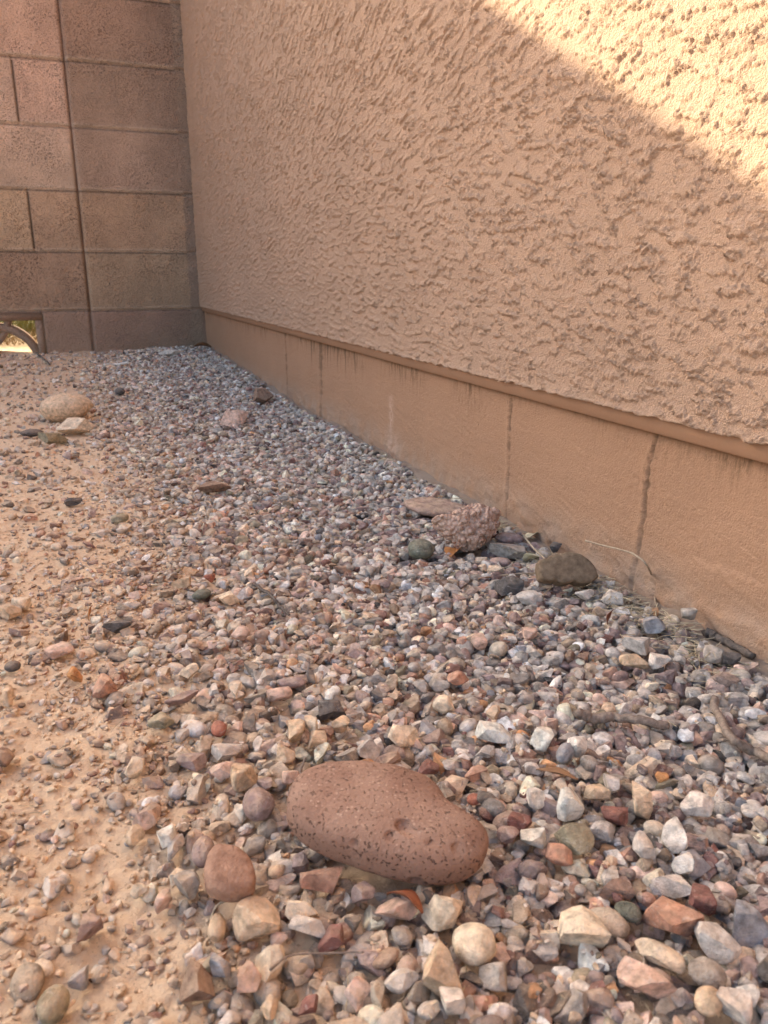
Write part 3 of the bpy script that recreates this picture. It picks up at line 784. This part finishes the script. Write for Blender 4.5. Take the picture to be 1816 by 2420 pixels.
def place_stone(i, kind, col, px, py, wpx, hpx, tilt, label):
    lift = .002; p = on_ground(px, py, .004)
    for _ in range(2):
        d = p-CAM; dist = np.dot(d, fw); s = dist/F_PX
        el = math.atan2(-d[2], math.hypot(d[0], d[1]))
        wd = wpx*s; hw = hpx*s
        k = {'ang': .78, 'sub': .72, 'rnd': .70}[kind]
        D = hw/math.sqrt(math.sin(el)**2+(k*math.cos(el))**2); H = k*D
        D = min(D, 1.8*wd)
        p = on_ground(px, py, H*.40+.003)
    zc = p[2]; sub = 5 if wpx > 75 else 4 if wpx > 38 else 3
    V, F = rock_shape(100+i*7, sub, kind)
    V = V*np.array([wd*1.04, D, H])
    # yaw to face the camera, tilt by rolling about the up axis (as seen on the ground)
    face = math.atan2(d[1], d[0])-math.pi/2
    V = rotz(V, face-R(tilt)*.9)
    tx, ty = rng.uniform(-.12, .12, 2)
    V = V@np.array([[1, 0, tx], [0, 1, ty], [-tx, -ty, 1]]).T
    far = np.clip((-.30-p[0])/.35, 0, 1)
    cc = np.array([*PAL[col], .25+.5*far]); cc[:3] *= 1.25+rng.uniform(-.08, .08); cc[:3] = np.minimum(cc[:3], .8)
    if col in ('dark', 'green', 'red', 'orange', 'maroon'): cc[3] *= .45
    o = link('pebble' if wd < .045 else 'rock', mesh_from('pebble', V-[0, 0, V[:, 2].min()], F, kind != 'ang', np.tile(cc, (len(V), 1))), M_ROCK)
    o.location = (p[0], p[1], zc+V[:, 2].min())
    tag(o, label, 'pebble' if wd < .045 else 'rock')
    rad = math.sqrt(wd*D)/2
    stamp(p[0], p[1], zc+H*.25, H*.5, rad*.68, True)
for i, s_ in enumerate(ST): place_stone(i, *s_)

# ------------------------------------------------------------------ gravel (uncountable)
PN = ['lgrey', 'white', 'cream', 'tan', 'pink', 'grey', 'mauve', 'maroon', 'dark', 'blue', 'salmon', 'orange', 'olive', 'brown']
PWR = np.array([16, 11, 15, 14, 12, 12, 11, 4, 3, 3, 5, 1.0, 3, 4.]); PWR /= PWR.sum()
NT_ = 36
TPL = {s: [rock_shape(3000+i, s, ('ang', 'ang', 'ang', 'sub', 'sub', 'rnd')[i % 6]) for i in range(NT_)] for s in (1, 2, 3)}
acc = {1: ([], [], [], 0), 2: ([], [], [], 0), 3: ([], [], [], 0)}
VV = {1: [], 2: [], 3: []}; CC = {1: [], 2: [], 3: []}; TT = {1: [], 2: [], 3: []}
def add_pebble(x, y, z, wd, D, H, r, big_=True):
    dist = math.sqrt((x-CAM[0])**2+(y-CAM[1])**2+(z-CAM[2])**2)
    px = wd/dist*792
    s = 3 if px > 11 else 2 if px > 4.5 else 1
    k = int(r.integers(NT_)); V = TPL[s][k][0]*np.array([wd, D, H])
    a, b_, c = r.normal(0, .30), r.normal(0, .30), r.uniform(0, 6.28)
    Rm = np.array((Matrix.Rotation(c, 3, 'Z') @ Matrix.Rotation(b_, 3, 'Y') @ Matrix.Rotation(a, 3, 'X')))
    V = V@Rm.T+[x, y, z]
    col = np.array(PAL[PN[r.choice(len(PN), p=PWR)]])*(r.uniform(.50, 1.65))
    col = col*.82+col.mean()*.18
    if x > -.22 and r.random() < .38: col = np.array(PAL[('lgrey', 'grey', 'mauve', 'lgrey')[int(r.integers(4))]])*r.uniform(.8, 1.35)
    col = np.minimum(col, .8)
    if wd < .0048 and r.random() < .25+.6*np.clip((-.3-x)/.2, 0, 1): col = np.array(SOIL)*r.uniform(.6, 1.15)
    far = np.clip((-.24-x)/.36, 0, 1)
    col = col*(1-.12*far)+np.array([.45, .30, .20])*.16*far
    al = np.clip(.12+.75*far+r.uniform(-.15, .2), 0, 1)
    VV[s].append(V); CC[s].append((*col, al)); TT[s].append(k)
def settle(n, rlo, rhi, r, mode):
    cnt = 0
    # sample positions with equal share per picture area nearer the camera
    for _ in range(n):
        y = -3.08+3.06*r.random(); x = -1.25+1.245*r.random()
        if r.random() > (1 if x > -.80 else .35): continue
        dn = density(x, y)
        rad = rlo+(rhi-rlo)*r.random()**1.5
        if mode == 'main' and r.random() > (max(.045, dn**1.8) if rad > .0042 else max(.06, dn**1.3)): continue
        if mode == 'grit':
            dist = math.hypot(x-CAM[0], y-CAM[1])
            if r.random() > (.30+dn if dn < .5 else .28): continue
            if r.random() > min(1, (.75/max(dist, .25))**1.8): continue
        wd = 2*rad*r.uniform(1., 1.35); D = 2*rad*r.uniform(.75, 1.); H = 2*rad*r.uniform(.5, .85)
        sm = sample(x, y, rad*.8)
        if sm is None: continue
        h, oc, g0 = sm
        if oc.mean() > (.22 if mode == 'main' else .35): continue
        if x > -.004-rad*.6+.018: continue
        hm = h.mean()
        lim = (.0015+.0080*dn) if mode == 'main' else .012
        if hm-g0 > lim: continue
        if h.max()-h.min() > rad*1.5 and mode == 'main': continue
        sink = .30 if mode == 'main' else .22
        if dn < .5: sink = .12+r.random()*.2
        z = hm+H*(.5-sink)+ (0. if dn > .5 else -.0)
        add_pebble(x, y, z, wd, D, H, r)
        stamp(x, y, z+H*.45, H*.7, rad*.9)
        cnt += 1
    return cnt
rg = np.random.default_rng(77)
print('gravel', settle(18000, .0062, .0096, rg, 'main'), settle(80000, .0044, .0075, rg, 'main'), settle(60000, .0024, .0046, rg, 'main'),
      settle(300000, .0009, .0027, rg, 'grit'))
Va = []; Fa = []; Ca = []; Sm = []; off = 0
for s in (1, 2, 3):
    if not VV[s]: continue
    nv = len(ICO[s][0]); F = ICO[s][1]; m = len(VV[s])
    Va.append(np.concatenate(VV[s])); Ca.append(np.repeat(np.array(CC[s]), nv, 0))
    Fa.append((F[None]+(np.arange(m)*nv)[:, None, None]).reshape(-1, 3)+off); off += m*nv
    Sm.append(np.repeat(np.array([(k % 6) >= 4 for k in TT[s]]), len(F)))
    print('lod', s, m)
gr = link('gravel', mesh_from('gravel', np.concatenate(Va), np.concatenate(Fa), np.concatenate(Sm), np.concatenate(Ca)), M_ROCK)
tag(gr, 'loose mixed grey, pink and tan gravel spread over sandy soil along the house', 'gravel', kind='stuff')
VV = CC = Va = Fa = Ca = None

# ------------------------------------------------------------------ leaves, twigs, straw
def top_z(x, y, rad=.004):
    s = sample(x, y, rad); return gz1(x, y) if s is None else float(np.percentile(s[0], 70))
def lay(px, py, lift=0.):
    z = -.17
    for _ in range(6):
        p = hit_z(px, py, z+lift); z = top_z(p[0], p[1])
    return hit_z(px, py, z+lift)
def leaf(a, b_, width, lift, mat, label, curl=.25, side=.0, up_=0., name='leaf', low=False):
    """leaf from picture point a to b_ (px), width as a share of its length"""
    A = Vector((on_ground if low else lay)(*a, lift)); B = Vector((on_ground if low else lay)(*b_, lift+up_)); L = (B-A).length
    t = (B-A).normalized(); n0_ = Vector((0, 0, 1)); s = t.cross(n0_).normalized(); n1_ = s.cross(t).normalized()
    s = (s*math.cos(side)+n1_*math.sin(side)).normalized(); n1_ = s.cross(t).normalized()
    v = []; f = []; m = 18; kk = 5
    for i in range(m+1):
        u = i/m; wv = max(.02, math.sin(math.pi*min(1, u*.97+.015))**.75)*width*L*.5
        c = A+t*L*u+n1_*(-curl*L*.5*(4*u*(1-u))*-1)
        for j in range(kk):
            q = (j/(kk-1)-.5)*2; v.append(c+s*q*wv+n1_*(abs(q)*wv*.45+.0004*math.sin(9*u+q*3)))
    for i in range(m):
        for j in range(kk-1): f.append([i*kk+j, i*kk+j+1, (i+1)*kk+j+1, (i+1)*kk+j])
    me = mesh_from(name, [tuple(x-A) for x in v], np.array(f), True)
    o = link(name, me, mat); o.location = A
    md = o.modifiers.new('thick', 'SOLIDIFY'); md.thickness = .0004
    return tag(o, label, 'leaf')
L_TAN = mat_plain('tan_leaf', (.33, .17, .08), (.45, .26, .13), 60, .55, .0003)
L_RED = mat_plain('red_brown_leaf', (.13, .04, .022), (.24, .085, .04), 60, .5, .0003)
L_RUST = mat_plain('rust_leaf', (.30, .12, .035), (.42, .19, .07), 60, .5, .0003)
L_PALE = mat_plain('pale_dry_leaf', (.42, .38, .25), (.58, .53, .40), 80, .7, .0004)
L_BRN = mat_plain('brown_leaf', (.16, .085, .045), (.28, .165, .09), 60, .55, .0003)
leaf((1105, 1378), (1178, 1366), .42, .003, L_TAN, 'tan lance-shaped leaf lying flat left of the black crumbly stone', .05, .3)
leaf((1066, 1316), (1104, 1292), .45, .003, L_RUST, 'small orange leaf below the knobbly mortar chunk', .1, .4)
leaf((1128, 1290), (1186, 1266), .40, .002, L_RED, 'dark red-brown leaf at the right foot of the mortar chunk', .1, .5)
leaf((1238, 1330), (1284, 1318), .6, .004, L_PALE, 'crumpled pale yellowish leaf left of the half-round brown stone', .15, .3)
leaf((1244, 1274), (1274, 1262), .5, .003, L_PALE, 'crumpled whitish dry leaf at the foot of the footing', .1, .3)
leaf((1250, 1386), (1284, 1377), .4, .003, L_RUST, 'small brown leaf under the left end of the half-round stone', .1, .3)
leaf((1436, 1476), (1450, 1440), .6, .003, L_RED, 'upright red-brown leaf among grey pebbles near the footing', .1, .9, .012)
leaf((1268, 1818), (1366, 1842), .30, .006, L_BRN, 'long brown pointed leaf on the gravel right of the large rock', .08, .2)
leaf((915, 2112), (1000, 2158), .40, .012, L_RED, 'curled dark red-brown leaf below the large pitted rock', .30, .5, low=True)
leaf((210, 1466), (218, 1430), .38, .001, L_RUST, 'rust-coloured leaf standing on edge on the sand at the left', .05, 1.2, .010)
leaf((452, 824), (500, 820), .35, .008, L_BRN, 'brown leaf in the far corner where the two walls meet', .2, .5)
M_TWIG = mat_plain('weathered_twig', (.13, .10, .08), (.33, .26, .21), 240, .85, .0012, (1, 1, 1))
M_TWIGD = mat_plain('dark_twig', (.06, .05, .045), (.16, .13, .11), 240, .85, .001)
M_TWIGP = mat_plain('pale_stem', (.26, .20, .14), (.42, .34, .25), 200, .8, .0005)
def twig(pts, rad, mat, label, lift=.003, taper=.5, name='twig', branches=(), wig=.0012, cat='twig'):
    def path(pp, lf):
        P = [Vector(lay(px, py, lf) if not isinstance(lf, (list, tuple)) else lay(px, py, lf[i]) if lf[i] > 0 else hit_plane(px, py, (lf[i], 0, 0), np.array([1., 0, 0]))) for i, (px, py) in enumerate(pp)]
        out_ = []; n = 7
        for i in range(len(P)-1):
            for j in range(n):
                t = j/n; a = P[max(i-1, 0)]; b1 = P[i]; c = P[i+1]; d = P[min(i+2, len(P)-1)]
                q = .5*((2*b1)+(-a+c)*t+(2*a-5*b1+4*c-d)*t*t+(-a+3*b1-3*c+d)*t**3)
                out_.append(q+Vector((random.uniform(-wig, wig), random.uniform(-wig, wig), random.uniform(-wig, wig)*.6)))
        out_.append(P[-1]); return out_
    b = MB(); p = path(pts, lift); org = p[0].copy(); n = len(p)
    b.tube([q-org for q in p], [rad*(1-(1-taper)*i/(n-1))*random.uniform(.88, 1.12) for i in range(n)], 8, .14)
    for bp_, br_ in branches:
        p = path(bp_, lift); m = len(p); b.tube([q-org for q in p], [br_*(1-.6*i/(m-1)) for i in range(m)], 6, .12)
    o = b.build(name, mat, None, True); o.location = org
    return tag(o, label, cat)
twig([(1364, 1684), (1400, 1697), (1450, 1694), (1510, 1702), (1576, 1714)], .0040, M_TWIG, 'thick weathered grey twig lying across the gravel at the right', .009, .75)
twig([(1686, 1646), (1702, 1690), (1728, 1743), (1775, 1772), (1830, 1792)], .0028, M_TWIG, 'bent grey twig running off the right edge', .010, 1.2, branches=(([(1728, 1743), (1700, 1752), (1668, 1752)], .0014),))
twig([(1668, 1492), (1700, 1508), (1740, 1528), (1779, 1552)], .0042, M_TWIGD, 'dark twig lying along the dirt at the foot of the footing', .004, .7)
twig([(602, 1380), (640, 1407), (662, 1432), (683, 1452)], .0018, M_TWIGD, 'thin dark curved twig in the middle of the gravel', .007, .8)
twig([(1384, 1278), (1436, 1292), (1491, 1307), (1528, 1334), (1544, 1377), (1550, 1432)], .0009, M_TWIGP, 'pale dry stem with a seed tip leaning against the footing', [-.001, -.003, -.006, -.012, .010, .003], 1.1, wig=.0003, branches=())
twig([(1236, 1262), (1262, 1296), (1292, 1324)], .0012, M_TWIGP, 'short pale stem behind the half-round brown stone', .008, .8, wig=.0003)
twig([(1180, 1360), (1230, 1356), (1275, 1352)], .0009, M_TWIGP, 'thin pale stem touching the left end of the half-round stone', .007, .8, wig=.0003)
twig([(1283, 1408), (1310, 1386), (1340, 1376), (1365, 1376)], .0010, M_TWIGP, 'thin tan stem bent below the half-round brown stone', .006, .8, wig=.0003)
twig([(498, 2184), (508, 2150), (532, 2130), (606, 2124)], .0007, M_TWIGP, 'golden straw curling below the salmon-brown stone', .005, .8, 'straw', wig=.0002, cat='straw')
twig([(640, 2292), (690, 2258), (800, 2252), (860, 2250)], .0006, M_TWIG, 'long thin straw crossing the gravel near the bottom', .006, .8, 'straw', wig=.0002, cat='straw')
twig([(372, 1948), (392, 1960)], .0007, M_TWIGP, 'short golden straw at the edge of the bare sand', .003, .8, 'straw', wig=.0002, cat='straw')
twig([(712, 1855), (712, 1820), (724, 1790)], .0008, M_TWIG, 'short twig standing behind the left end of the large rock', [.004, .010, .016], .8, wig=.0003)
twig([(246, 862), (277, 861), (304, 857)], .0050, mat_plain('bleached_stick', (.55, .50, .44), (.72, .68, .62), 90, .8), 'short bleached white stick far back near the block wall', .011, .7, 'stick', cat='stick')
twig([(86, 834), (100, 845), (118, 862)], .0040, M_TWIGD, 'dark twig on the soil below the pierced block', .006, .6)
twig([(440, 828), (452, 806), (462, 796)], .0014, M_TWIGP, 'pale stem standing in the far corner', [.004, .02, .035], .6, wig=.0004)
def near_wall():
    y = random.choice((random.gauss(-2.50, .05), random.gauss(-2.62, .05), random.uniform(-2.75, -1.9), random.gauss(-2.30, .03)))
    return min(-.002, -abs(random.gauss(0, .022))-.004), y
v = []; f = []
def straw_bits(n, fx, Lr, wd):
    for i in range(n):
        x, y = fx(); z = top_z(x, y)+.0006; L = random.uniform(*Lr); a = random.uniform(0, 6.28)
        d = Vector((math.cos(a), math.sin(a), random.uniform(-.05, .22))); s = Vector((-d.y, d.x, 0))*wd*random.uniform(.6, 1.3)
        p = Vector((x, y, z)); cv = Vector((-d.y, d.x, .2))*L*random.uniform(-.2, .2); k = len(v)
        for j in range(4):
            t = j/3; c = p+d*L*(t-.5)+cv*(t*(1-t))
            v.extend([tuple(c-s), tuple(c+s), tuple(c+Vector((0, 0, wd*1.2)))])
        for j in range(3):
            for e in range(3): f.append([k+3*j+e, k+3*j+(e+1) % 3, k+3*j+3+(e+1) % 3, k+3*j+3+e])
straw_bits(1300, near_wall, (.006, .034), .00042)
straw_bits(420, lambda: (random.uniform(-.7, -.05), random.uniform(-3.0, -1.6)), (.006, .022), .00028)
so_ = link('straw_litter', mesh_from('straw_litter', v, np.array(f), False), M_STRAW)
tag(so_, 'short dry straw litter caught along the footing and between the pebbles', 'straw', kind='stuff')
